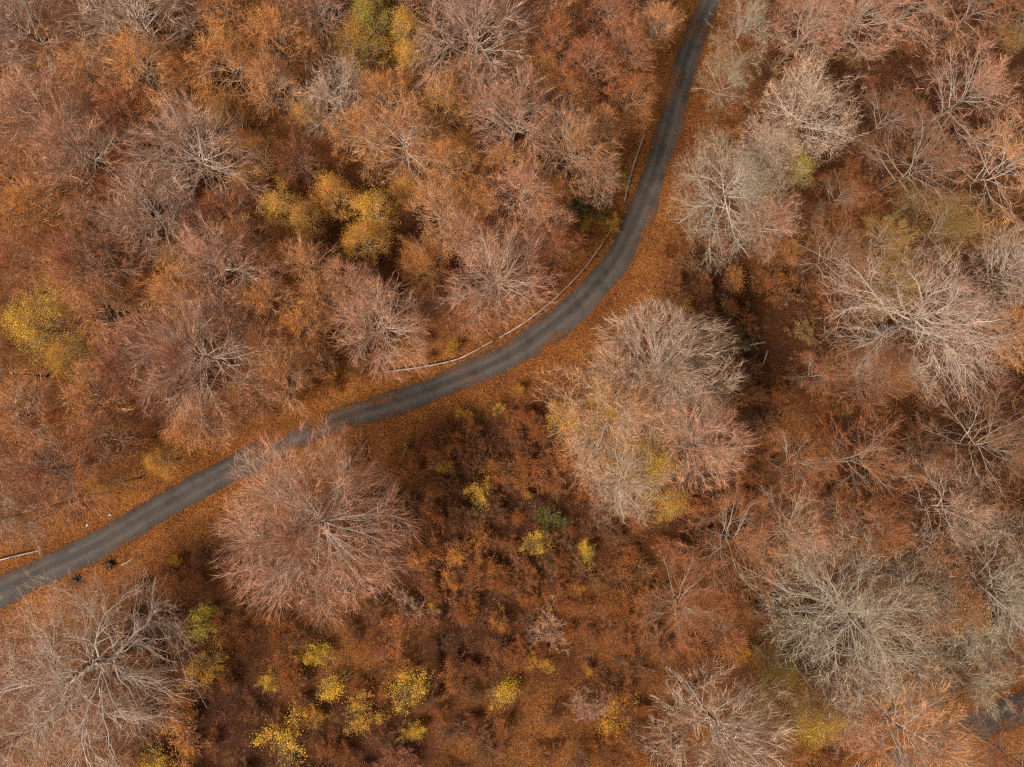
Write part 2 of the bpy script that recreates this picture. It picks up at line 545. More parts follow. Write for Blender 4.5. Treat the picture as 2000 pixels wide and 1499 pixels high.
def grow(H=19, a=9, base=0.25, n1=22, n2=9, n3=7, ntw=20000, wig=0.10, trunk=0.28, lean=(0, 0), lobes=0.10, seed=1,
         twl=(0.6, 1.5), tww=0.016, top=0.97, up=0.03, thick=1.0, spread=(15, 68), leafn=0, leafs=0.11, fork=0.9, limbs=None, tang=(8, 38), l2a=(22, 55), l2l=(0.25, 0.55), fillb=0):
    global rng
    rng = np.random.default_rng(seed)
    cz = H * (base * 0.5 + 0.42); b = H - cz
    env = Env(a, b, cz, lobes, seed)
    # trunk
    K = 12
    hs_ = np.linspace(0, H * fork, K)
    sw = rng.uniform(0, 6.28, 4); am = H * (0.006 + wig * 0.07)
    u = hs_ / hs_[-1]
    tx = lean[0] * u ** 1.5 + am * (np.sin(u * 5 + sw[0]) - np.sin(sw[0])) * u + am * 0.35 * np.sin(u * 12 + sw[1]) * u
    ty = lean[1] * u ** 1.5 + am * (np.sin(u * 4.3 + sw[2]) - np.sin(sw[2])) * u + am * 0.35 * np.sin(u * 11 + sw[3]) * u
    P0 = np.stack([tx, ty, hs_ - 0.3], 1)[None]
    R0 = (trunk * (1 - 0.90 * (hs_ / hs_[-1]) ** 1.1) + trunk * 0.7 * np.exp(-hs_ / 0.5))[None]
    # limbs
    hf = base + (fork - 0.02 - base) * (np.linspace(0, 1, n1) ** 0.85)
    az = np.arange(n1) * 2.39996 + rng.normal(0, 0.35, n1)
    kk = hf / fork * (K - 1); k0 = np.minimum(kk.astype(int), K - 2); f = kk - k0
    p1 = P0[0, k0] + (P0[0, k0 + 1] - P0[0, k0]) * f[:, None]
    el = np.radians(spread[1] + (spread[0] - spread[1]) * ((hf - base) / (fork - base)) ** 1.0 + rng.normal(0, 6, n1))
    d1 = np.stack([np.cos(az) * np.sin(el), np.sin(az) * np.sin(el), np.cos(el)], 1)
    L1 = np.minimum(env.dist(p1, d1) * rng.uniform(0.78, 1.02, n1), a * 1.5)
    r1 = np.minimum(np.interp(hs_[k0], hs_, R0[0]) * 0.62, 0.0095 * L1 * thick + 0.02)
    P1 = walk(p1, d1, L1, 9, wig, up)
    R1 = r1[:, None] * (1 - 0.78 * np.linspace(0, 1, 9)[None])
    # second order
    i, t, p, T, r = sample(P1, R1, n2, 0.08, 0.92)
    d = turn(T, l2a[0], l2a[1], 0.3)
    d = norm(d + norm(p * np.array([1, 1, 0])) * 0.18 + np.array([0, 0, 0.12]))
    L = np.minimum(L1[i] * rng.uniform(l2l[0], l2l[1], len(i)) * (1.15 - t * 0.6), env.dist(p, d) * rng.uniform(0.75, 1.05, len(i)))
    P2 = walk(p, d, L, 6, wig * 1.15, up)
    R2 = (np.minimum(r * 0.6, 0.010 * L * thick + 0.010))[:, None] * (1 - 0.75 * np.linspace(0, 1, 6)[None])
    # third order
    i, t, p, T, r = sample(np.concatenate([P2[:, [0, 1, 2, 3, 4, 5]], P1[:, [3, 4, 5, 6, 7, 8]]]), np.concatenate([R2, R1[:, 3:]]), n3, 0.15, 0.97)
    d = turn(T, l2a[0] * 0.8, l2a[1] * 0.95, 0.1)
    d = norm(d + np.array([0, 0, 0.10]))
    L = np.minimum(rng.uniform(0.10, 0.24, len(i)) * a * (1.1 - 0.5 * t) + 0.3, env.dist(p, d) * rng.uniform(0.7, 1.1, len(i)) + 0.1)
    P3 = walk(p, d, L, 4, wig * 1.3, up)
    R3 = (np.minimum(r * 0.6, 0.006 * L * thick + 0.009))[:, None] * (1 - 0.7 * np.linspace(0, 1, 4)[None])
    # branchlets that reach for the still empty parts of the dome
    if fillb:
        dr = rng.normal(size=(fillb * 2, 3)); dr[:, 2] = np.abs(dr[:, 2]) * 1.0 - 0.25; dr = norm(dr)[:fillb]
        kk_ = env.k(dr * a)
        u_ = rng.uniform(0.42, 1.06, fillb) ** 0.75
        tg = np.array([0, 0, cz]) + dr * np.stack([a * kk_, a * kk_, np.full(fillb, b)], 1) * u_[:, None]
        nodes = np.concatenate([P1[:, 3:8].reshape(-1, 3), P2[:, 1:5].reshape(-1, 3)])
        tang_ = np.concatenate([norm(np.gradient(P1, axis=1))[:, 3:8].reshape(-1, 3), norm(np.gradient(P2, axis=1))[:, 1:5].reshape(-1, 3)])
        rad_ = np.concatenate([R1[:, 3:8].ravel(), R2[:, 1:5].ravel()])
        D = tg[:, None] - nodes[None]
        dl = np.linalg.norm(D, axis=2)
        cosn = (D * tang_[None]).sum(2) / np.maximum(dl, 1e-6)
        cost = dl * (1 + 1.3 * (1 - cosn)) + (dl < 0.5) * 3
        j = cost.argmin(1); Lh = dl[np.arange(fillb), j][:, None, None]
        tt_ = np.linspace(0, 1, 6)[None, :, None]
        A_, B_ = nodes[j][:, None], tg[:, None]
        T0, T1 = tang_[j][:, None] * Lh * 0.9, norm(tg - np.array([0, 0, cz * 0.5]))[:, None] * Lh * 0.8
        P4 = A_ * (2 * tt_ ** 3 - 3 * tt_ ** 2 + 1) + T0 * (tt_ ** 3 - 2 * tt_ ** 2 + tt_) + B_ * (-2 * tt_ ** 3 + 3 * tt_ ** 2) + T1 * (tt_ ** 3 - tt_ ** 2)
        P4 = P4 + rng.normal(size=P4.shape) * 0.035 * Lh * wig * 6 * (tt_ > 0)
        R4 = np.minimum(rad_[j] * 0.7, 0.010 + 0.0055 * Lh[:, 0, 0])[:, None] * (1 - 0.7 * np.linspace(0, 1, 6)[None])
        i, t, p, T, r = sample(P4, R4, 3, 0.2, 0.95)
        d = turn(T, l2a[0], l2a[1] + 8, 0.1)
        L = np.minimum(rng.uniform(0.10, 0.20, len(i)) * a + 0.2, env.dist(p, d) * rng.uniform(0.7, 1.1, len(i)) + 0.1)
        P5 = walk(p, d, L, 4, wig * 1.3, up)
        R5 = (np.minimum(r * 0.6, 0.006 * L * thick + 0.008))[:, None] * (1 - 0.7 * np.linspace(0, 1, 4)[None])
        P3 = np.concatenate([P3, P5, P4[:, 2:6]]); R3 = np.concatenate([R3, R5, R4[:, 2:6]])
    trunk_g = [tubes(P0, R0, 9)]
    limb_g = [tubes(P1, R1, 6), tubes(P2, R2, 4), tubes(P3, R3, 3)]
    if fillb: limb_g.append(tubes(P4[:, :3], R4[:, :3], 3))
    # twigs
    A3 = P3; A2 = P2[:, 2:6]
    allP = np.concatenate([A3, A2]); allR = np.concatenate([R3, R2[:, 2:6]])
    wt = np.linalg.norm(allP[:, -1] - allP[:, 0], axis=1)
    mid = allP[:, 2]
    wt = wt * (0.10 + (np.linalg.norm((mid - np.array([0, 0, cz])) / np.array([a, a, b]), axis=1)) ** 1.6)
    _, t, p, T, r = sample(allP, allR, ntw, 0.1, 1.0, wt)
    d = norm(turn(T, tang[0], tang[1]) + np.array([0, 0, 0.10]))
    L = rng.uniform(twl[0], twl[1], len(p))
    out = {}
    out['trunk'] = mesh_np('trunk', *merge(trunk_g), M_TRUNK, True)
    out['branches'] = mesh_np('branches', *merge(limb_g), M_BRANCH, True)
    V, F = blades(p, d, L, rng.uniform(0.6, 1.3, len(p)) * tww)
    out['crown'] = mesh_np('crown', V, F, M_TWIG)
    if leafn:
        # leaves gather in sprays near some of the twigs
        ns = max(leafn // 14, 1)
        j = rng.integers(0, len(p), ns)
        cpos = p[j] + d[j] * (L[j] * rng.uniform(0.4, 1.0, ns))[:, None]
        q_ = np.repeat(cpos, 14, 0) + rng.normal(0, 0.24, (ns * 14, 3)) * np.array([1, 1, 0.6])
        V, F = leaves(q_, rng.uniform(0.7, 1.3, len(q_)) * leafs, 0.7)
        out['foliage'] = mesh_np('foliage', V, F, M_LEAF)
    return out


def shrub(r=1.6, h=2.2, ns=14, ntw=1500, leafn=1500, leafs=0.10, seed=1, clump=0.55, tww=0.014):
    """many stems from the ground, twigs, patchy leaves"""
    global rng
    rng = np.random.default_rng(seed)
    az = rng.uniform(0, 6.28, ns); el = np.radians(rng.uniform(3, 48, ns))
    d = np.stack([np.cos(az) * np.sin(el), np.sin(az) * np.sin(el), np.cos(el)], 1)
    p = np.column_stack([rng.normal(0, 0.12 * r, (ns, 2)), np.full(ns, -0.15)])
    L = h * rng.uniform(0.6, 1.15, ns)
    L = np.minimum(L, r / np.maximum(np.sin(el), 0.2) * 1.0)
    P1 = walk(p, d, L, 7, 0.13, 0.0)
    R1 = (0.012 + 0.006 * L)[:, None] * (1 - 0.75 * np.linspace(0, 1, 7)[None])
    i, t, p, T, rr = sample(P1, R1, 8, 0.3, 1.0)
    d = turn(T, 25, 65)
    L = h * rng.uniform(0.15, 0.4, len(i))
    P2 = walk(p, d, L, 4, 0.2, 0.02)
    R2 = (0.006 + 0.002 * L)[:, None] * (1 - 0.7 * np.linspace(0, 1, 4)[None])
    out = {'stems': mesh_np('stems', *merge([tubes(P1, R1, 4), tubes(P2, R2, 3)]), M_TRUNK, True)}
    wt = np.linalg.norm(P2[:, -1] - P2[:, 0], axis=1)
    _, t, p, T, rr = sample(P2, R2, ntw, 0.1, 1.0, wt)
    d = turn(T, 10, 55); L = rng.uniform(0.2, 0.6, len(p)) * (0.6 + 0.2 * h)
    V, F = blades(p, d, L, rng.uniform(0.6, 1.3, len(p)) * tww)
    out['crown'] = mesh_np('crown', V, F, M_TWIG)
    if leafn:
        ns_ = max(leafn // 12, 1)
        nb = max(3, int(len(p) * clump))
        j = rng.choice(nb, ns_) if nb < len(p) else rng.integers(0, len(p), ns_)
        # order by a random direction so that bare gaps stay together
        ax = norm(rng.normal(size=(1, 3)))[0] * np.array([1, 1, 0.3])
        blob = 1.3 * np.sin(p[:, 0] * 3.6 / r + seed) + 1.3 * np.cos(p[:, 1] * 4.1 / r + seed * 2) + p[:, 2] / h * 0.8 + rng.normal(0, 0.7, len(p)) + 1.1 * np.sin(p[:, 0] * 9 / r) * np.sin(p[:, 1] * 8 / r + seed)
        o = np.argsort(-blob)
        j = o[j]
        c = p[j] + d[j] * (L[j] * rng.uniform(0.3, 1.0, len(j)))[:, None]
        q_ = np.repeat(c, 12, 0) + rng.normal(0, 0.15, (len(c) * 12, 3)) * rng.choice([0.7, 1.0, 2.4], (len(c) * 12, 1)) * np.array([1, 1, 0.6])
        V, F = leaves(q_, rng.uniform(0.7, 1.3, len(q_)) * leafs, 0.8)
        out['foliage'] = mesh_np('foliage', V, F, M_LEAF)
    return out


# prototypes: (meshes, crown radius, height)
PR = {}


def proto(key, r, h, meshes):
    PR.setdefault(key, []).append((meshes, r, h))


BE = dict(l2a=(10, 38), l2l=(0.35, 0.75), tang=(6, 32))
for s in range(3):       # broad beech, starburst of straight limbs
    proto('beech_big', 9.0, 19, grow(H=19, a=9.0, base=0.22, n1=50, n2=8, n3=4, ntw=22000, wig=0.08, trunk=0.32, lobes=0.06, fillb=800,
                                     seed=21 + s, spread=(8, 76), twl=(0.6, 1.5), thick=0.62, tww=0.021, **BE))
for s in range(5):       # medium beech of the closed wood
    proto('beech', 5.0, 18, grow(H=18, a=5.0, base=0.38, n1=34, n2=6, n3=4, ntw=8800, wig=0.09, trunk=0.19, lobes=0.12, fillb=350,
                                 seed=31 + s, spread=(8, 64), twl=(0.4, 1.2), leafn=400 * (s % 2), leafs=0.075, tww=0.021, thick=0.65, **BE))
for s in range(5):       # slender, finer, more orange
    proto('slim', 3.4, 16, grow(H=16, a=3.4, base=0.40, n1=22, n2=6, n3=3, ntw=5400, wig=0.10, trunk=0.14, lobes=0.18, l2l=(0.3, 0.6), l2a=(12, 42), fillb=220,
                                seed=41 + s, spread=(8, 56), tang=(8, 40), twl=(0.4, 1.0), leafn=2600, thick=0.6, leafs=0.085, tww=0.02))
for s in range(3):       # big crooked pale-limbed trees
    proto('oak_big', 9.5, 18, grow(H=18, a=9.5, base=0.25, n1=28, n2=9, n3=5, ntw=12000, wig=0.19, trunk=0.36, lobes=0.10, l2l=(0.3, 0.65), l2a=(18, 52), fillb=800,
                                   seed=51 + s, spread=(16, 76), tang=(15, 60), twl=(0.5, 1.2), thick=0.85, up=0.0, tww=0.020))
for s in range(2):       # bold crooked limbs, few twigs
    proto('oak_bold', 9.5, 18, grow(H=18, a=9.5, base=0.28, n1=20, n2=8, n3=6, ntw=11000, wig=0.23, trunk=0.42, lobes=0.10, l2l=(0.35, 0.7), l2a=(22, 60), fillb=700,
                                    seed=56 + s, spread=(20, 78), tang=(15, 60), twl=(0.5, 1.2), thick=1.35, up=0.0, tww=0.020))
for s in range(3):       # crooked medium
    proto('oak', 5.5, 16, grow(H=16, a=5.5, base=0.32, n1=24, n2=8, n3=4, ntw=8000, wig=0.18, trunk=0.21, lobes=0.14, l2l=(0.3, 0.6), l2a=(18, 52), fillb=380,
                               seed=61 + s, spread=(14, 70), tang=(15, 60), twl=(0.4, 1.0), thick=0.8, tww=0.02, up=0.0))
for s in range(3):       # thin see-through crowns
    proto('thin', 5.5, 15, grow(H=15, a=5.5, base=0.35, n1=18, n2=7, n3=4, ntw=5600, wig=0.13, trunk=0.13, lobes=0.16, l2l=(0.3, 0.6), l2a=(14, 46), fillb=160,
                                seed=71 + s, spread=(12, 70), tang=(10, 50), twl=(0.4, 1.0), thick=0.5, tww=0.018, up=0.0))
for s in range(3):       # small trees still in leaf
    proto('leafy', 2.8, 12, grow(H=12, a=2.8, base=0.40, n1=18, n2=6, n3=4, ntw=2600, wig=0.14, trunk=0.10, lobes=0.18, fillb=100,
                                seed=81 + s, spread=(12, 66), tang=(15, 60), twl=(0.3, 0.8), leafn=6500, thick=0.7, leafs=0.075))
for s in range(2):
    proto('leafy_big', 4.6, 12, grow(H=12, a=4.6, base=0.30, n1=22, n2=7, n3=5, ntw=6500, wig=0.14, trunk=0.15, lobes=0.22, fillb=240,
                                seed=86 + s, spread=(12, 72), tang=(15, 60), twl=(0.3, 0.9), leafn=15000, thick=0.7, leafs=0.08))
for s in range(6):
    proto('shrub', 1.8, 2.6, shrub(1.8, 2.6, ntw=1300, seed=91 + s, leafn=2600, leafs=0.082, tww=0.018, clump=0.4))
for s in range(2):       # bare brush
    proto('brush', 2.0, 2.4, shrub(2.0, 2.4, ns=20, ntw=3600, leafn=250, seed=101 + s))

# twig / leaf colours
TONE = {
    'pink': (0.50, 0.250, 0.155), 'mauve': (0.45, 0.255, 0.175), 'pale': (0.50, 0.335, 0.235), 'grey': (0.38, 0.300, 0.200),
    'orange': (0.55, 0.245, 0.085), 'rust': (0.36, 0.135, 0.052), 'red': (0.42, 0.165, 0.083), 'brown': (0.27, 0.120, 0.056),
    'olive': (0.36, 0.215, 0.075), 'peach': (0.54, 0.265, 0.125),
}
LTONE = {'yellow': (0.82, 0.52, 0.055), 'gold': (0.74, 0.40, 0.05), 'lime': (0.58, 0.50, 0.07), 'orange': (0.60, 0.25, 0.05), 'rust': (0.38, 0.135, 0.036),
         'olive': (0.30, 0.17, 0.040), 'green': (0.07, 0.15, 0.03), 'dgreen': (0.05, 0.075, 0.025), 'peach': (0.60, 0.27, 0.08)}
KNAME = {'beech_big': ('beech_tree', 'tree'), 'beech': ('beech_tree', 'tree'), 'slim': ('slender_tree', 'tree'), 'oak_big': ('gnarled_tree', 'tree'), 'oak_bold': ('gnarled_tree', 'tree'),
         'oak': ('gnarled_tree', 'tree'), 'thin': ('bare_tree', 'tree'), 'leafy': ('leafy_tree', 'tree'), 'leafy_big': ('leafy_tree', 'tree'), 'shrub': ('shrub', 'shrub'), 'brush': ('brushwood_bush', 'bush')}
GROUP = {'beech_tree': 'bare beech trees of the forest', 'slender_tree': 'slender trees of the forest', 'gnarled_tree': 'crooked pale limbed trees',
         'bare_tree': 'thin bare trees', 'leafy_tree': 'small trees still in autumn leaf', 'shrub': 'shrubs of the undergrowth', 'brushwood_bush': 'bare brushwood bushes'}
CNT = {}
PLACED = []


def plant(kind, px, py, rpx, tone='pink', leaf=None, label=None, var=None, rot=None, bark=1.0, hscale=1.0, zc=0.68):
    """px, py, rpx: where and how large the photograph shows the crown"""
    v = CNT.get(kind, 0); CNT[kind] = v + 1
    lst = PR[kind]
    meshes, r0, h0 = lst[(v if var is None else var) % len(lst)]
    z = h0 * zc
    for _ in range(2):
        r = rpx / PPM * (CAMH - z) / CAMH
        s = r / r0
        hs = (s ** 0.45) * hscale
        z = h0 * hs * zc
    x, y = W(px, py, z)
    nm, cat = KNAME[kind]
    e = bpy.data.objects.new(nm, None)
    e.empty_display_size = 0.3
    COL.objects.link(e)
    e.location = (x, y, hz(x, y))
    e.rotation_euler = (0, 0, R.uniform(0, 6.28) if rot is None else rot)
    el_ = R.uniform(0.78, 1.28) if kind in ('shrub', 'brush') else R.uniform(0.92, 1.09)
    e.scale = (s * el_, s / el_, hs)
    t = np.array(TONE[tone]) * R.uniform(0.92, 1.08)
    lt = np.array(LTONE[leaf] if leaf and leaf != 'none' else LTONE['peach']) * R.uniform(0.9, 1.1)
    for part, me in meshes.items():
        if part == 'foliage' and leaf == 'none': continue
        o = bpy.data.objects.new(part, me)
        COL.objects.link(o)
        o.parent = e
        if part == 'crown': o.color = (*t, 1)
        elif part == 'foliage': o.color = (*lt, 1)
        elif part == 'branches':
            bk = bark * (1.0 if label else 0.8) * (0.8 if tone in ('rust', 'brown', 'red') else 1.0)
            o.color = (bk, bk * (0.97 if bk < 0.9 else 1), bk * (0.93 if bk < 0.9 else 1), 1)
    e['category'] = cat
    e['group'] = GROUP[nm]
    PLACED.append(dict(o=e, kind=kind, px=px, py=py, r=rpx, tone=tone, leaf=leaf, label=label))
    return e


# ------------------------------------------------------------------ the trees one can point at
T_ = plant
# below the road
T_('beech_big', 603, 1035, 196, 'pink', label='great round beech with a starburst of pale limbs just below the road', var=0, rot=0.4)
T_('oak_bold', 165, 1320, 215, 'mauve', label='large gnarled tree with thick whitish crooked limbs in the bottom left corner', var=0, rot=2.0, bark=1.12)
T_('beech_big', 1300, 725, 150, 'pale', label='tall pale tree right of the road bend, highest of the cluster beside the bend', var=1, bark=1.1)
T_('oak', 1195, 820, 135, 'peach', 'peach', label='orange tinged crooked tree at the lower left of the cluster beside the bend', var=0)
T_('oak', 1215, 925, 95, 'pale', label='crooked tree with forked white limbs under the cluster beside the bend', var=1, bark=1.15)
T_('beech', 1360, 860, 105, 'pink', 'gold', label='pinkish tree with yellow leaf patches at the lower right of the cluster beside the bend')
T_('leafy_big', 1270, 900, 72, 'olive', 'yellow', label='yellow leaved tree half hidden among the bare limbs of the cluster beside the bend', hscale=1.25)
T_('oak_bold', 1810, 625, 185, 'mauve', label='wide pinkish tree with crooked white limbs at the right of the photo', var=2, rot=1.0, bark=1.15)
T_('oak_big', 1690, 1215, 215, 'grey', label='sprawling greenish grey bare tree with long crooked limbs at lower right', var=0, rot=4.4, bark=0.9)
T_('oak', 40, 1450, 110, 'pink', label='crooked pale limbed tree in the very corner, lower left of the big gnarled tree', var=1, bark=1.15)
T_('oak_big', 1965, 1160, 150, 'grey', label='greenish grey bare tree cut by the right edge beside the sprawling one', var=1, rot=2.6)
T_('beech', 1400, 1430, 140, 'pale', label='pale fan shaped tree at the bottom edge left of the yellow green one', var=0, bark=1.05, zc=0.62)
T_('leafy_big', 1560, 1400, 78, 'olive', 'yellow', label='tall yellow green leafy tree at the bottom edge, right of the pale fan tree', hscale=1.3)
T_('leafy', 1520, 1300, 40, 'olive', 'lime', label='small olive yellow tree just above the tall yellow green one at the bottom edge')
T_('beech', 1790, 1440, 125, 'peach', label='peach coloured bare tree between the yellow green tree and the side road', var=2)
T_('thin', 1650, 1400, 90, 'pink', label='thin pinkish tree under the sprawling grey tree')
T_('thin', 1890, 1320, 100, 'grey', label='thin grey tree leaning over the side road')
T_('thin', 1930, 870, 130, 'brown', label='thin brownish tree at the right edge below the wide pinkish tree')
T_('thin', 1690, 905, 110, 'rust', label='thin rusty tree below the wide pinkish tree')
T_('thin', 1560, 905, 80, 'rust', label='thin rusty tree on the dark slope right of the cluster beside the bend')
T_('thin', 1850, 1000, 110, 'mauve', label='thin mauve tree above the sprawling grey tree')
T_('thin', 1430, 1060, 120, 'rust', label='faint wide rust tree left of the sprawling grey tree')
T_('thin', 1330, 1180, 100, 'rust', label='faint thin tree in the rusty brush left of the sprawling grey tree')
T_('thin', 1560, 1040, 100, 'pink', label='thin pink tree above left of the sprawling grey tree')
T_('slim', 1700, 1030, 70, 'rust', 'rust', label='small rust crowned tree directly above the sprawling grey tree')
# right of the road, upper
T_('oak', 1575, 228, 112, 'pale', label='whitish pink dense tree right of the road, upper of the pair', var=0, bark=1.0)
T_('oak', 1500, 310, 78, 'pale', label='pale tree between the whitish pink and the pale greenish one right of the road')
T_('oak_big', 1425, 375, 128, 'grey', label='pale greenish tree beside the road, lower of the pair', var=2, rot=3.3, bark=1.12)
T_('slim', 1500, 440, 62, 'mauve', 'rust', label='low mauve tree at the lower right foot of the pale greenish roadside tree')
T_('leafy', 1550, 335, 40, 'olive', 'lime', label='small yellow green tree between the whitish pair right of the road')
T_('thin', 1450, 60, 75, 'grey', label='thin greenish grey tree at the top edge right of the road')
T_('thin', 1415, 160, 60, 'grey', label='small greenish grey tree close to the right side of the road near the top')
T_('oak', 1580, 50, 90, 'pink', label='pinkish crooked tree at the top edge, left of the tall dark trunks', bark=0.85)
T_('beech', 1690, 30, 90, 'pink', label='pinkish tree with a tall dark trunk at the top edge', var=1)
T_('thin', 1780, 15, 85, 'pink', label='pinkish crooked tree at the top edge, right of the dark trunks')
T_('thin', 1900, 20, 85, 'rust', label='thin rust tree at the top edge near the right corner')
T_('beech', 2045, 0, 80, 'brown', label='dark trunked tree in the top right corner', var=3)
T_('thin', 1880, 200, 125, 'pink', label='thin pinkish tree with fine white limbs at the upper right', bark=0.9, var=0)
T_('thin', 1960, 330, 120, 'peach', label='crooked tree at the right edge above the olive tinted brush', bark=1.05)
T_('thin', 1800, 320, 120, 'brown', label='wide thin brown tree in the middle of the upper right wood')
T_('thin', 1735, 230, 75, 'brown', label='small thin brown tree right of the whitish pink tree')
T_('leafy_big', 1850, 440, 90, 'olive', 'olive', label='olive tinted low crowned tree above the wide pinkish tree')
T_('slim', 1720, 475, 55, 'olive', 'rust', label='small olive tree up left of the wide pinkish tree')
T_('slim', 1740, 560, 60, 'olive', 'olive', label='yellowish tree at the upper left rim of the wide pinkish tree')
T_('beech', 1975, 530, 85, 'pale', label='pale fan tree cut by the right edge above the wide pinkish tree', var=2)
T_('thin', 1630, 500, 82, 'brown', label='thin fan tree above the two dark pits')
T_('thin', 1640, 380, 60, 'rust', label='thin rust tree below the whitish pink tree')
T_('slim', 1985, 660, 60, 'orange', 'orange', label='orange tinted tree at the right edge beside the wide pinkish tree')
T_('thin', 1600, 730, 55, 'rust', label='small faint tree left of the wide pinkish tree')
# upper left wood
T_('beech_big', 390, 700, 168, 'pink', label='wide pink beech with many white limbs left of the guard rail', var=0, rot=1.2, bark=1.2)
T_('beech', 265, 715, 85, 'red', label='reddish beech on the left flank of the wide pink beech', var=2)
T_('beech', 745, 640, 104, 'pink', label='beech with pale radiating limbs above the left end of the long guard rail', var=0, bark=1.2)
T_('beech', 968, 545, 112, 'pink', label='beech with bright limbs in its middle, standing inside the road bend', var=2, bark=1.25)
T_('beech', 1000, 235, 100, 'pink', label='dense rosy beech in the upper middle of the wood', var=1)
T_('beech', 1110, 295, 88, 'peach', label='peach coloured beech left of the upper guard rail', var=3)
T_('slim', 1015, 390, 68, 'pink', label='pinkish slender tree between the rosy beech and the one inside the bend')
T_('beech', 925, 75, 125, 'mauve', label='tall mauve beech with a bundle of pale limbs at the top edge', var=0, bark=1.1)
T_('oak', 655, 195, 92, 'pale', label='pale limbed tree with long white branches, down right of the top left quarter', var=0, bark=1.2)
T_('beech', 385, 310, 128, 'mauve', label='greyish mauve beech with long whitish streaming branches in the upper left', var=2, bark=1.2)
T_('beech', 300, 430, 98, 'mauve', label='mauve grey fan shaped tree below the streaming beech of the upper left', var=1)
T_('beech', 785, 285, 92, 'peach', label='peach tree with a knot of white limbs left of the rosy beech', var=3, bark=1.2)
T_('slim', 872, 330, 58, 'orange', 'orange', label='orange slender tree between the rosy beech and the knotted peach tree')
T_('leafy_big', 828, 518, 58, 'orange', 'orange', hscale=1.2, label='bright orange dome left of the bright limbed beech inside the bend')
T_('slim', 865, 420, 66, 'peach', label='peach slender tree above the bright orange dome')
T_('leafy', 560, 412, 50, 'peach', 'yellow', label='golden yellow leafy tree below the pale limbed tree', hscale=1.2)
T_('leafy', 735, 415, 46, 'orange', 'yellow', label='yellow leafy tree under the knotted peach tree', hscale=1.2)
T_('leafy', 655, 385, 46, 'orange', 'gold', label='ochre tree between the two yellow trees of the upper wood', hscale=1.2)
T_('leafy', 728, 45, 50, 'olive', 'lime', label='yellow green leafy tree at the top edge left of the mauve beech', hscale=1.2)
T_('leafy', 802, 75, 44, 'peach', 'yellow', label='narrow pale yellow tree on a long dark trunk at the top edge', hscale=1.35)
T_('leafy', 805, 130, 38, 'peach', 'yellow', label='small pale yellow tree just below the narrow one at the top edge', hscale=1.2)
T_('leafy', 450, 225, 50, 'peach', 'gold', label='olive yellow tree between the streaming beech and the pale limbed tree', hscale=1.2)
T_('leafy_big', 88, 640, 92, 'olive', 'yellow', label='bright yellow bushy tree near the left edge')
T_('leafy', 150, 700, 48, 'olive', 'gold', label='small golden tree at the lower right rim of the bright yellow one')
T_('slim', 165, 545, 60, 'pink', 'gold', label='pinkish tree with yellow tips above the bright yellow bushy tree')
T_('slim', 60, 800, 80, 'peach', 'orange', label='orange brown low tree below the bright yellow bushy tree')
T_('beech', 110, 910, 115, 'red', label='broad rusty tree at the left edge above the road', var=1, hscale=0.8)
T_('slim', 210, 860, 74, 'rust', 'rust', label='rust tree right of the broad rusty one above the road')
T_('slim', 30, 1000, 70, 'mauve', label='mauve twiggy tree at the left edge just above the road')
T_('beech', 195, 520, 90, 'red', label='reddish beech between the mauve fan tree and the bright yellow tree', var=3)
T_('beech', 440, 530, 105, 'pink', label='pink beech above the wide pink beech with white limbs', var=1, bark=1.05)
T_('slim', 605, 515, 56, 'peach', label='peach slender tree below the golden yellow one')
T_('slim', 690, 560, 58, 'pink', label='pink slender tree above the beech with radiating limbs')
T_('slim', 590, 640, 55, 'orange', 'orange', label='orange tree left of the beech with radiating limbs')
T_('beech', 55, 60, 115, 'mauve', label='mauve grey beech in the top left corner', var=0)
T_('beech', 270, 40, 120, 'pale', label='pale streaming beech at the top edge near the left corner', var=2, bark=1.15)
T_('beech', 80, 240, 115, 'pink', label='pink beech at the left edge in the upper left', var=3)
T_('beech', 175, 300, 110, 'pink', label='pink brown beech, second from the left edge in the upper left', var=1)
T_('slim', 300, 150, 82, 'orange', 'orange', label='orange dome under the pale streaming beech')
T_('slim', 445, 140, 82, 'orange', 'orange', label='glowing orange dome above the olive yellow tree')
T_('slim', 540, 90, 72, 'orange', 'orange', label='orange leafed tree right of the glowing orange dome')
T_('slim', 450, 30, 66, 'orange', 'rust', label='orange brown tree at the top edge, right of the pale streaming beech')
T_('beech', 630, 30, 75, 'pink', label='pink beech at the top edge left of the yellow green tree', var=0)
T_('slim', 540, 180, 70, 'peach', label='peach tree left of the pale limbed tree')
T_('leafy', 905, 290, 36, 'peach', 'gold', label='small golden tree on the left rim of the rosy beech')
T_('slim', 870, 215, 60, 'orange', 'gold', label='orange gold tree under the mauve beech')
T_('slim', 760, 195, 58, 'orange', 'orange', label='orange tree right of the pale limbed tree')
T_('slim', 505, 300, 55, 'orange', 'gold', label='ochre orange tree between the streaming beech and the pale limbed tree')
T_('slim', 1155, 140, 62, 'red', 'rust', label='reddish brown tree between the mauve beech and the road')
T_('slim', 1080, 90, 62, 'rust', 'rust', label='rust tree right of the mauve beech at the top')
T_('slim', 1220, 110, 58, 'red', 'rust', label='reddish tree nearest the top of the road on its left')
T_('slim', 1235, 200, 50, 'rust', 'orange', label='rust tree above the upper guard rail')
T_('slim', 1110, 200, 55, 'rust', 'orange', label='rust tree between the rosy beech and the reddish ones')
T_('slim', 1190, 30, 60, 'red', 'rust', label='red brown tree at the top edge left of the road')
T_('slim', 1275, 60, 48, 'peach', label='peach twiggy tree close to the left side of the road near the top')
T_('slim', 1070, 15, 60, 'peach', 'orange', label='peach brown tree at the top edge, right of the mauve beech')
T_('slim', 1060, 440, 52, 'pink', label='pink tree up right of the bright limbed beech inside the bend')
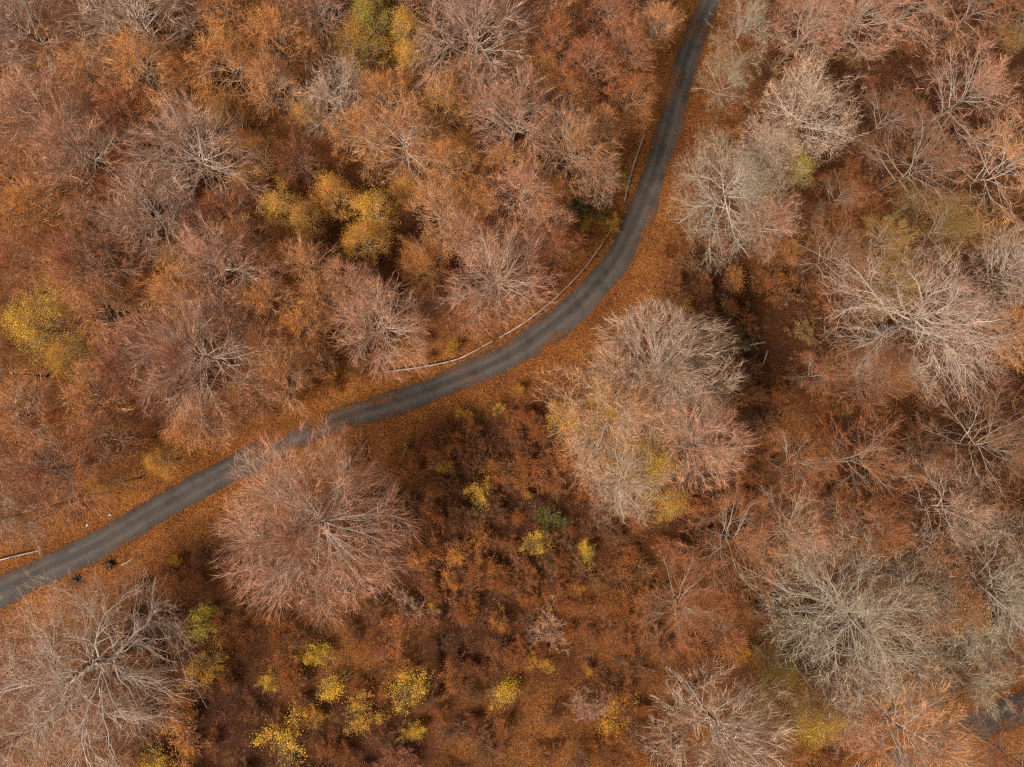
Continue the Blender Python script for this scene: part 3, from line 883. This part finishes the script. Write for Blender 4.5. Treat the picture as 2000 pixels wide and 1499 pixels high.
T_('leafy_big', 700, 90, 62, 'olive', 'gold', label='soft olive yellow tree under the yellow green one at the top edge', hscale=1.15)
T_('leafy', 600, 425, 40, 'peach', 'gold', label='soft gold tree touching the right of the golden yellow one', hscale=1.2)
T_('leafy', 715, 475, 44, 'orange', 'gold', label='amber tree just under the yellow leafy tree of the upper wood', hscale=1.2)
T_('leafy', 600, 240, 38, 'peach', 'gold', label='gold tinted tree at the left foot of the pale limbed tree', hscale=1.2)
T_('leafy', 1180, 800, 52, 'olive', 'gold', label='ochre leafed tree on the left flank of the cluster beside the bend', hscale=1.3)
T_('leafy', 1110, 830, 44, 'olive', 'gold', label='ochre leafed tree at the far left foot of the cluster beside the bend')
T_('leafy', 1300, 980, 44, 'olive', 'gold', label='yellow green tree at the bottom of the cluster beside the bend')
T_('leafy', 1400, 890, 34, 'peach', 'gold', label='small gold tree at the right foot of the cluster beside the bend', hscale=1.2)
# small leafy things
S_ = plant
for a in [
    ('shrub', 1135, 405, 46, 'olive', 'dgreen', 'dark green bush beside the upper end of the long guard rail'),
    ('shrub', 1165, 385, 30, 'olive', 'green', 'green bush at the upper rim of the dark green bush'),
    ('shrub', 1213, 355, 20, 'olive', 'lime', 'small lime bush touching the upper guard rail'),
    ('shrub', 1195, 315, 26, 'olive', 'dgreen', 'small dark bush above the lime one by the upper guard rail'),
    ('shrub', 1190, 434, 19, 'olive', 'yellow', 'bright yellow sapling at the tip of the long guard rail'),
    ('shrub', 1145, 440, 15, 'olive', 'yellow', 'yellow sprig on the dark green bush by the guard rail'),
    ('shrub', 883, 676, 22, 'brown', 'gold', 'low golden bush behind the lower part of the long guard rail'),
    ('shrub', 1073, 1010, 28, 'olive', 'green', 'round green bush in the dark hollow below the road'),
    ('shrub', 1040, 1060, 28, 'olive', 'yellow', 'yellow bush just below the round green bush'),
    ('shrub', 1146, 1080, 25, 'olive', 'yellow', 'lemon yellow bush down right of the round green bush'),
    ('shrub', 938, 968, 28, 'olive', 'yellow', 'bright yellow bush up left of the round green bush'),
    ('shrub', 870, 912, 20, 'olive', 'gold', 'small yellow bush below the road, upper left of the bright yellow bush'),
    ('shrub', 878, 878, 15, 'brown', 'gold', 'little golden sapling right above the small yellow bush'),
    ('shrub', 903, 803, 15, 'brown', 'yellow', 'yellow sapling on the lower verge of the road'),
    ('shrub', 972, 800, 13, 'brown', 'yellow', 'tiny yellow sapling right of the one on the lower verge'),
    ('shrub', 1010, 762, 16, 'brown', 'gold', 'golden sapling on the verge below the widest part of the road'),
    ('shrub', 792, 880, 10, 'brown', 'lime', 'tiny lime sprig right of the great round beech'),
    ('shrub', 788, 988, 8, 'brown', 'lime', 'tiny bright green sprig against the right rim of the great round beech'),
    ('shrub', 1030, 965, 14, 'brown', 'gold', 'small gold bush above the round green bush'),
    ('shrub', 385, 1225, 34, 'olive', 'lime', 'yellow green bush between the great beech and the gnarled corner tree'),
    ('shrub', 410, 1295, 42, 'olive', 'gold', 'gold bush under the yellow green bush by the gnarled corner tree'),
    ('shrub', 412, 1190, 16, 'olive', 'lime', 'small lime sprig above the yellow green bush'),
    ('shrub', 528, 1325, 22, 'olive', 'yellow', 'small yellow bush alone in the brown brush near the bottom'),
    ('shrub', 620, 1280, 34, 'olive', 'yellow', 'yellow bush below the great round beech'),
    ('shrub', 650, 1345, 38, 'olive', 'yellow', 'long yellow bush just below the one under the great beech'),
    ('shrub', 700, 1400, 40, 'olive', 'gold', 'gold bush of the bottom row, right of the long yellow bush'),
    ('shrub', 790, 1350, 44, 'olive', 'yellow', 'large yellow bush of the bottom row, left of the narrow trench'),
    ('shrub', 805, 1430, 26, 'olive', 'yellow', 'small yellow bush straight under the large yellow one'),
    ('shrub', 560, 1445, 46, 'olive', 'yellow', 'big bright yellow bush near the bottom edge'),
    ('shrub', 605, 1400, 30, 'olive', 'gold', 'golden bush at the upper right of the big bright yellow bush'),
    ('shrub', 985, 1352, 38, 'olive', 'yellow', 'yellow bush right of the narrow trench'),
    ('shrub', 355, 1430, 46, 'peach', 'orange', 'orange bush at the right rim of the gnarled corner tree'),
    ('shrub', 300, 1480, 34, 'olive', 'yellow', 'yellow bush at the bottom edge below the gnarled corner tree'),
    ('shrub', 340, 1100, 18, 'brown', 'gold', 'gold sapling on the verge left of the great round beech'),
    ('shrub', 845, 1180, 14, 'brown', 'gold', 'tiny gold sapling above the narrow trench'),
    ('shrub', 1075, 1195, 14, 'brown', 'gold', 'tiny gold sprig between the trench and the faint tree'),
    ('shrub', 1150, 1310, 16, 'brown', 'gold', 'gold sprig in the brush far right of the trench'),
    ('shrub', 1340, 595, 15, 'olive', 'gold', 'gold sprig on the upper right rim of the tall pale tree'),
    ('shrub', 1435, 670, 34, 'brown', 'dgreen', 'dark green tangle at the rim of the large dark pit'),
    ('shrub', 1440, 1290, 30, 'brown', 'gold', 'ochre bush left of the small olive yellow tree'),
    ('shrub', 1930, 1230, 24, 'brown', 'yellow', 'yellow sprigs beneath the grey tree at the right edge'),
    ('shrub', 680, 640, 18, 'brown', 'gold', 'gold sprig left of the beech with radiating limbs'),
    ('shrub', 950, 385, 16, 'brown', 'yellow', 'yellow sprig between the rosy beech and the peach slender tree'),
    ('shrub', 1050, 1290, 24, 'rust', 'gold', 'faded gold bush in the brush right of the trench'),
    ('shrub', 1210, 1400, 40, 'rust', 'gold', 'dull golden bush left of the pale fan tree at the bottom'),
    ('brush', 1070, 1230, 44, 'mauve', 'none', 'mauve bare brush fan right of the narrow trench'),
    ('brush', 1150, 1375, 46, 'mauve', 'none', 'mauve bare brush near the bottom, right of the yellow bush'),
    ('brush', 800, 1190, 40, 'mauve', 'none', 'bare fan of brush at the lower right rim of the great beech'),
    ('brush', 320, 1115, 24, 'brown', 'none', 'dark twiggy bush on the verge left of the great beech'),
    ('shrub', 900, 1075, 34, 'rust', 'orange', 'orange rust bush below the bright yellow bush'),
    ('shrub', 945, 1055, 26, 'rust', 'orange', 'orange bush left of the yellow bush in the hollow'),
    ('shrub', 880, 1130, 26, 'red', 'orange', 'red rust bush, lowest of the rusty ones in the hollow'),
    ('shrub', 960, 1105, 22, 'rust', 'orange', 'copper bush between the red rust bush and the yellow bush'),
    ('shrub', 925, 1180, 20, 'rust', 'orange', 'copper bush above right of the narrow trench'),
    ('shrub', 978, 1210, 22, 'rust', 'orange', 'round copper bush midway between trench and mauve fan'),
    ('shrub', 1120, 1150, 24, 'rust', 'orange', 'rust bush under the lemon yellow bush'),
    ('shrub', 1020, 900, 26, 'rust', 'rust', 'rust bush in the shade left of the bend cluster'),
    ('shrub', 820, 1090, 30, 'red', 'orange', 'orange red bush at the right rim of the great beech'),
    ('shrub', 1010, 1010, 20, 'rust', 'rust', 'rust bush left of the round green bush'),
    ('shrub', 1110, 1035, 18, 'rust', 'rust', 'rust bush right of the round green bush'),
]:
    S_(a[0], a[1], a[2], a[3], a[4], None if a[5] == 'none' else a[5], a[6])
HERO = len(PLACED)

# ------------------------------------------------------------------ the rest of the wood, filled in between them
RLpx = np.array([(x, y) for x, y in ROAD_PX])
RLpx = catmull(RLpx, 10)


def side(px, py):
    """signed distance in photograph pixels from the road line; positive = upper left side"""
    d = np.hypot(RLpx[:, 0] - px, RLpx[:, 1] - py)
    i = int(np.clip(d.argmin(), 1, len(RLpx) - 2))
    t = RLpx[i + 1] - RLpx[i - 1]
    c = t[0] * (py - RLpx[i, 1]) - t[1] * (px - RLpx[i, 0])
    return d.min() * (1 if c < 0 else -1)


def fill(kinds, x0, x1, y0, y1, cond, n, tones, rr, gap, tries=2500):
    made = 0
    for _ in range(tries):
        if made >= n: break
        px, py = R.uniform(x0, x1), R.uniform(y0, y1)
        s = side(px, py)
        r = R.uniform(*rr)
        if not cond(px, py, s, r): continue
        d2 = abs(math.hypot(px - 1960, py - 1398))
        if d2 < 70: continue
        if any(math.hypot(p['px'] - px, p['py'] - py) < (gap * 1.6 if p['kind'].startswith('leafy') else gap) * (r + (p['r'] if p['kind'] not in ('shrub', 'brush') or kinds[0] in ('shrub', 'brush') else p['r'] * 0.4)) for p in PLACED): continue
        k = R.choice(kinds)
        tn, lf = R.choice(tones)
        plant(k, px, py, r, tn, lf)
        made += 1


# tall trees on the upper left
fill(['slim', 'beech', 'slim'], -60, 1300, -60, 1100, lambda x, y, s, r: s > 45 + r * 0.9, 60,
     [('pink', None), ('peach', 'orange'), ('mauve', None), ('red', 'rust'), ('orange', 'orange'), ('peach', None)], (48, 74), 0.50)
fill(['slim', 'slim', 'leafy'], -30, 1300, -30, 1100, lambda x, y, s, r: s > 40 + r * 1.1, 30,
     [('peach', 'orange'), ('rust', 'rust'), ('orange', 'orange'), ('orange', 'gold')], (32, 48), 0.56)
# thin trees on the right and along the bottom
fill(['thin', 'thin', 'slim'], 1350, 2060, -60, 1550, lambda x, y, s, r: s < -(60 + r) and not (x < 1640 and 440 < y < 1050) and not (y < 560 and x > 1650), 12,
     [('rust', 'rust'), ('brown', 'rust'), ('rust', None), ('brown', None)], (55, 85), 0.52)
# undergrowth
def cond_u(x, y, s, r):
    return s < -(48 + r)


fill(['shrub', 'shrub', 'brush'], 230, 1500, 850, 1530, cond_u, 150,
     [('rust', 'rust'), ('brown', 'rust'), ('brown', 'rust'), ('brown', 'none'), ('red', 'rust')], (18, 44), 0.50)
fill(['shrub', 'brush', 'brush'], 1280, 2030, -20, 1530, cond_u, 60,
     [('rust', 'rust'), ('brown', 'rust'), ('brown', None), ('olive', 'rust')], (18, 40), 0.62)
fill(['shrub', 'brush'], 0, 1280, 250, 1050, lambda x, y, s, r: 42 + r < s < 140, 24,
     [('rust', 'rust'), ('brown', 'none'), ('rust', 'orange')], (12, 26), 0.6)


fill(['brush', 'shrub'], 820, 1200, 800, 1150, cond_u, 40, [('brown', 'none'), ('brown', 'rust'), ('rust', 'rust')], (16, 34), 0.42)
fill(['shrub'], 760, 1250, 950, 1300, cond_u, 10, [('rust', 'rust')], (16, 28), 0.36)


# low unbroken undergrowth between the shrubs, mostly below the road
def undergrowth():
    global rng
    rng = np.random.default_rng(77)
    n = 7500
    x = rng.uniform(-60, 62, n); y = rng.uniform(-46, 50, n)
    d = road_dist(x, y)
    dens = vnoise(x, y, 0.16, 21)
    c0 = np.array([side(1000 + a * PPM, 750 - b * PPM) for a, b in zip(x, y)])
    keep = (d > 4.6) & (rng.random(n) < np.where(c0 < 0, 1.0, 0.4) * np.clip((dens - 0.2) * 1.8, 0.1, 1))
    x, y = x[keep], y[keep]; m = len(x)
    z = height(x, y)
    per = 26
    P = np.repeat(np.column_stack([x, y, z]), per, 0) + rng.normal(0, 0.22, (m * per, 3)) * np.array([1, 1, 0])
    dr = norm(rng.normal(size=P.shape) * np.array([1, 1, 0.3]) + np.array([0, 0, 0.9]))
    V, F = blades(P, dr, rng.uniform(0.4, 1.5, len(P)), rng.uniform(0.008, 0.02, len(P)))
    o = link('undergrowth', mesh_np('undergrowth', V, F, M_TWIG)); o.color = (0.28, 0.13, 0.075, 1)
    props(o, 'low tangle of thin brown stems over the forest floor', 'undergrowth', kind='stuff')
    sel = rng.random(m) < 0.6
    P = np.repeat(np.column_stack([x, y, z])[sel], 24, 0); P = P + rng.normal(0, 0.38, P.shape) * np.array([1, 1, 0])
    P[:, 2] += rng.uniform(0.1, 1.0, len(P))
    V, F = leaves(P, rng.uniform(0.07, 0.13, len(P)), 0.7)
    o = link('undergrowth_leaves', mesh_np('undergrowth_leaves', V, F, M_LEAF)); o.color = (0.38, 0.135, 0.04, 1)
    props(o, 'rusty leaves on the low stems of the forest floor', 'undergrowth', kind='stuff')


undergrowth()


# ------------------------------------------------------------------ guard rails
def guard_rail(px, label, zt=0.62, gap_every=0):
    P = catmull([W(x, y, 0.7) for x, y in px], 8)
    s = np.concatenate([[0], np.cumsum(np.linalg.norm(np.diff(P, axis=0), axis=1))])
    n = max(4, int(s[-1] / 0.5))
    ss = np.linspace(0, s[-1], n)
    P = np.column_stack([np.interp(ss, s, P[:, 0]), np.interp(ss, s, P[:, 1])])
    T = norm(np.gradient(P, axis=0)); Nn = np.stack([-T[:, 1], T[:, 0]], 1)
    e = bpy.data.objects.new('guard_rail', None); COL.objects.link(e)
    e.location = (P[0, 0], P[0, 1], 0)
    e['label'] = label; e['category'] = 'guard rail'; e['group'] = 'white guard rails along the road'
    lean = 0.10 * (vnoise(ss, ss * 0, 0.25, 4) - 0.3)
    prof = [(-0.02, 0.155), (0.02, 0.12), (0.035, 0.07), (-0.02, 0.0), (0.035, -0.07), (0.02, -0.12), (-0.02, -0.155)]
    th = 0.02
    prof = prof + [(a - th, b) for a, b in prof[::-1]]
    z0 = height(P[:, 0], P[:, 1]) + zt
    V = []
    for (a, b) in prof:
        off = a + b * lean * 3.5
        V.append(np.column_stack([P + Nn * off[:, None], z0 + b]))
    V = np.stack(V, 1) - np.array([P[0, 0], P[0, 1], 0])
    m = len(prof)
    idx = np.arange(n * m).reshape(n, m)
    q = np.stack([idx[:-1], np.roll(idx, -1, 1)[:-1], np.roll(idx, -1, 1)[1:], idx[1:]], -1).reshape(-1, 4)
    link('rail', mesh_np('rail', V, [q, idx[:1, :], idx[-1:, ::-1]], M_RAIL), e)
    hh = 0.95
    for i in range(1, n, 7):
        c = P[i] - P[0] - Nn[i] * 0.09
        vs = []
        for zz in (-0.5, hh - 0.2):
            for du, dv in ((-0.05, -0.05), (0.05, -0.05), (0.05, 0.05), (-0.05, 0.05)):
                vs.append((*(c + T[i] * du + Nn[i] * dv), float(z0[i] - zt) + zz))
        f = np.array([[0, 1, 5, 4], [1, 2, 6, 5], [2, 3, 7, 6], [3, 0, 4, 7], [4, 5, 6, 7], [3, 2, 1, 0]])
        link('post', mesh_np('post', np.array(vs), [f], M_POST), e)
    return e


guard_rail([(735, 729), (815, 718), (885, 704), (922, 688), (962, 666)], 'white guard rail above the road, left piece of the long line through the bend')
guard_rail([(975, 660), (1018, 634), (1050, 611), (1085, 582), (1115, 553), (1138, 528), (1162, 497), (1195, 447)],
           'white guard rail round the inside of the bend, right piece of the long line')
guard_rail([(1220, 392), (1231, 345), (1245, 300), (1258, 263)], 'short thin guard rail left of the road in the upper part of the photo')
guard_rail([(-60, 1110), (0, 1094), (40, 1084), (76, 1076)], 'white guard rail at the left edge above the road')
guard_rail([(1730, 1398), (1800, 1378), (1880, 1353), (1990, 1322), (2080, 1292)], 'guard rail under the trees beside the side road at lower right')


# ------------------------------------------------------------------ logs, stumps, stones
def log(px, py, L, rad, ang, mat, label, name='fallen_log', cat='log', zt=0.0):
    global rng
    rng = np.random.default_rng(int(px + py))
    x, y = W(px, py)
    K = 9
    t = np.linspace(-0.5, 0.5, K) * L
    P = np.column_stack([t, np.cumsum(rng.normal(0, 0.02 * L / 3, K)), np.full(K, rad * 0.7)])[None]
    r = (rad * (1 - 0.35 * np.linspace(0, 1, K)))[None]
    parts = [tubes(P, r, 9)]
    v, q = parts[0]
    ii = np.arange(K * 9).reshape(K, 9)
    nb = max(1, int(L))
    i, tt, p, T, rr = sample(P, r, nb * 2, 0.1, 0.9)
    d = turn(T, 35, 70)
    Pb = walk(p, d, rng.uniform(0.15, 0.35, len(p)) * L, 4, 0.1, 0.03)
    parts.append(tubes(Pb, (rr * 0.4)[:, None] * (1 - 0.6 * np.linspace(0, 1, 4)[None]), 5))
    V, F = merge(parts)
    o = link(name, mesh_np(name, V, F + [ii[:1, ::-1], ii[-1:, :]], mat, True))
    o.location = (x, y, hz(x, y) + zt); o.rotation_euler = (0, 0, math.radians(ang))
    return props(o, label, cat)


def rock(px, py, r, mat, label, name='rock', cat='rock', flat=0.6):
    bm_r = np.random.default_rng(int(px * 3 + py))
    import bmesh
    bm = bmesh.new(); bmesh.ops.create_icosphere(bm, subdivisions=3, radius=r)
    ph = bm_r.uniform(0, 6, 6)
    for v in bm.verts:
        c = v.co / r
        k = 1 + 0.16 * math.sin(c.x * 3 + ph[0]) + 0.14 * math.sin(c.y * 4 + ph[1]) + 0.08 * math.sin(c.z * 7 + c.x * 5 + ph[2]) + 0.05 * math.sin(c.y * 13 + ph[3])
        v.co = Vector((v.co.x * k * 1.25, v.co.y * k, v.co.z * k * flat))
    me = bpy.data.meshes.new(name); bm.to_mesh(me); bm.free(); me.materials.append(mat)
    x, y = W(px, py)
    o = link(name, me); o.location = (x, y, hz(x, y) + r * 0.25); o.rotation_euler = (0, 0, bm_r.uniform(0, 6))
    return props(o, label, cat)


def stump(px, py, r, label):
    """dark root plate with broken roots"""
    global rng
    rng = np.random.default_rng(int(px))
    n = 13
    az = np.linspace(0, 6.28, n, endpoint=False) + rng.normal(0, 0.2, n)
    d = np.stack([np.cos(az), np.sin(az), rng.uniform(0.0, 0.9, n)], 1)
    P = walk(np.zeros((n, 3)) + np.array([0, 0, 0.15]), norm(d), r * rng.uniform(0.7, 1.4, n), 5, 0.25, 0)
    Rr = (r * 0.16 * np.ones(n))[:, None] * (1 - 0.8 * np.linspace(0, 1, 5)[None])
    t = np.array([[[0, 0, -0.2], [0, 0, 0.2], [0, 0, 0.42]]]); tr = np.array([[r * 0.55, r * 0.42, r * 0.36]])
    V, F = merge([tubes(P, Rr, 5), tubes(t, tr, 10)])
    ii = np.arange(30).reshape(3, 10) + len(V) - 30
    o = link('tree_stump', mesh_np('tree_stump', V, F + [ii[-1:, :]], M_STUMP, True))
    x, y = W(px, py); o.location = (x, y, hz(x, y))
    return props(o, label, 'stump')


log(250, 1098, 1.5, 0.09, 28, M_LOG, 'short whitish log lying on the lower verge near the dark stumps')
log(1765, 410, 4.6, 0.26, 24, M_MOSSLOG, 'mossy yellow log under the trees at the upper right, left of two')
log(1850, 384, 4.2, 0.26, 22, M_MOSSLOG, 'mossy yellow log under the trees at the upper right, right of two')
log(1885, 808, 2.6, 0.22, -45, M_STUMP, 'dark fallen log in shade below the wide pinkish tree')
log(1475, 672, 2.6, 0.12, 12, M_LOG, 'pale broken branch lying across the large dark pit', zt=0.5)
log(1500, 696, 1.6, 0.10, 70, M_LOG, 'short pale branch at the right rim of the large dark pit', zt=0.5)
stump(217, 1101, 0.75, 'dark stump on the lower verge beside the whitish log')
stump(151, 1133, 0.65, 'dark stump on the lower verge left of the whitish log')
stump(1500, 978, 0.7, 'dark stump on the rusty slope right of the cluster beside the bend')
rock(134, 1015, 0.17, M_ROCK, 'small white stone above the road near the left edge')
rock(170, 1026, 0.10, M_ROCK, 'tiny pale stone between the white stone and the road')
rock(1463, 680, 0.26, M_ROCK, 'pale jagged stone at the left rim of the large dark pit', flat=0.9)
rock(215, 1006, 0.13, M_ROCK, 'pale stone right of the white stone above the road')
rock(883, 632, 0.16, M_ROCK, 'small pale stone below the bright limbed beech inside the bend')

# ------------------------------------------------------------------ labels for the trees without a label of their own
CN = {'pink': 'pinkish', 'mauve': 'mauve', 'pale': 'pale', 'grey': 'greyish', 'orange': 'orange', 'rust': 'rust brown', 'red': 'reddish', 'brown': 'dull brown',
      'olive': 'olive', 'peach': 'peach coloured'}
KN = {'beech': 'beech', 'slim': 'slender tree', 'thin': 'thin bare tree', 'leafy': 'leafy tree', 'leafy_big': 'leafy tree', 'shrub': 'shrub', 'brush': 'brushwood bush'}
LM = [(603, 1035, 'the great round beech'), (175, 1330, 'the gnarled corner tree'), (1290, 780, 'the pale cluster beside the bend'),
      (1810, 625, 'the wide pinkish tree'), (1690, 1215, 'the sprawling grey tree'), (1400, 1430, 'the pale fan tree at the bottom'),
      (1555, 1400, 'the tall yellow green tree'), (1575, 225, 'the whitish pink tree'), (1425, 385, 'the pale greenish roadside tree'),
      (390, 705, 'the wide pink beech'), (745, 640, 'the beech with radiating limbs'), (968, 545, 'the bright limbed beech inside the bend'),
      (1000, 235, 'the rosy beech'), (925, 75, 'the mauve beech at the top'), (385, 310, 'the streaming beech'), (560, 412, 'the golden yellow tree'),
      (735, 420, 'the yellow tree of the upper wood'), (85, 640, 'the bright yellow bushy tree'), (870, 1290, 'the narrow trench'), (1073, 1010, 'the round green bush'),
      (940, 968, 'the bright yellow bush'), (985, 1352, 'the yellow bush right of the trench'), (560, 1445, 'the big yellow bush at the bottom'),
      (790, 1350, 'the large yellow bush'), (1480, 685, 'the large dark pit'), (1135, 405, 'the dark green bush by the rail'),
      (1850, 440, 'the olive tinted tree'), (110, 910, 'the broad rusty tree'), (410, 1260, 'the gold and green bushes'), (655, 195, 'the pale limbed tree'),
      (785, 285, 'the knotted peach tree'), (270, 60, 'the pale streaming beech'), (1960, 1398, 'the side road'), (1245, 320, 'the upper guard rail'),
      (850, 712, 'the left piece of the guard rail'), (450, 140, 'the glowing orange dome'), (1430, 1060, 'the faint wide tree'), (1930, 870, 'the thin tree at the right edge')]
DIR = ['right of', 'up right of', 'above', 'up left of', 'left of', 'down left of', 'below', 'down right of']


def dist_word(d):
    return 'close ' if d < 75 else ('' if d < 150 else ('some way ' if d < 240 else 'far '))


used = set()
for p in PLACED:
    if p['label']:
        used.add(p['label'])
med = {}
for p in PLACED:
    if p['label']: continue
    k = p['kind']
    rs = {'beech': 62, 'slim': 52, 'thin': 70, 'leafy': 40, 'leafy_big': 70, 'shrub': 32, 'brush': 31}[k]
    size = 'small' if p['r'] < rs * 0.8 else ('broad' if p['r'] > rs * 1.1 else '')
    col = CN[p['tone']]
    base = ' '.join(t for t in (size, col, KN[k]) if t)
    if p['leaf'] == 'gold': base += ' with golden leaves'
    cands = sorted((math.hypot(p['px'] - x, p['py'] - y), x, y, n) for x, y, n in LM)
    lab = None
    for d, x, y, n in cands[:7]:
        a = int(round(math.degrees(math.atan2(y - p['py'], p['px'] - x)) / 45)) % 8
        s = f"{base} {dist_word(d)}{DIR[a]} {n}"
        if s not in used and len(s.split()) <= 16:
            lab = s; break
    if lab is None:
        lab = f"{base} between {cands[0][3]} and {cands[1][3]}"
        if lab in used: lab = f"{base} between {cands[0][3]} and {cands[2][3]}"
    used.add(lab)
    p['label'] = lab
for p in PLACED:
    p['o']['label'] = p['label']
print('placed', len(PLACED), 'hero', HERO, 'by kind', {k: sum(1 for p in PLACED if p['kind'] == k) for k in PR})
lens = [len(p['label'].split()) for p in PLACED]
print('label words', min(lens), max(lens), 'unique', len(set(p['label'] for p in PLACED)))

for p in PLACED:
    if len(p['label'].split()) > 16 or len(p['label'].split()) < 4: print('LONG', p['label'])
import collections
print('dups', [k for k, v in collections.Counter(p['label'] for p in PLACED).items() if v > 1])
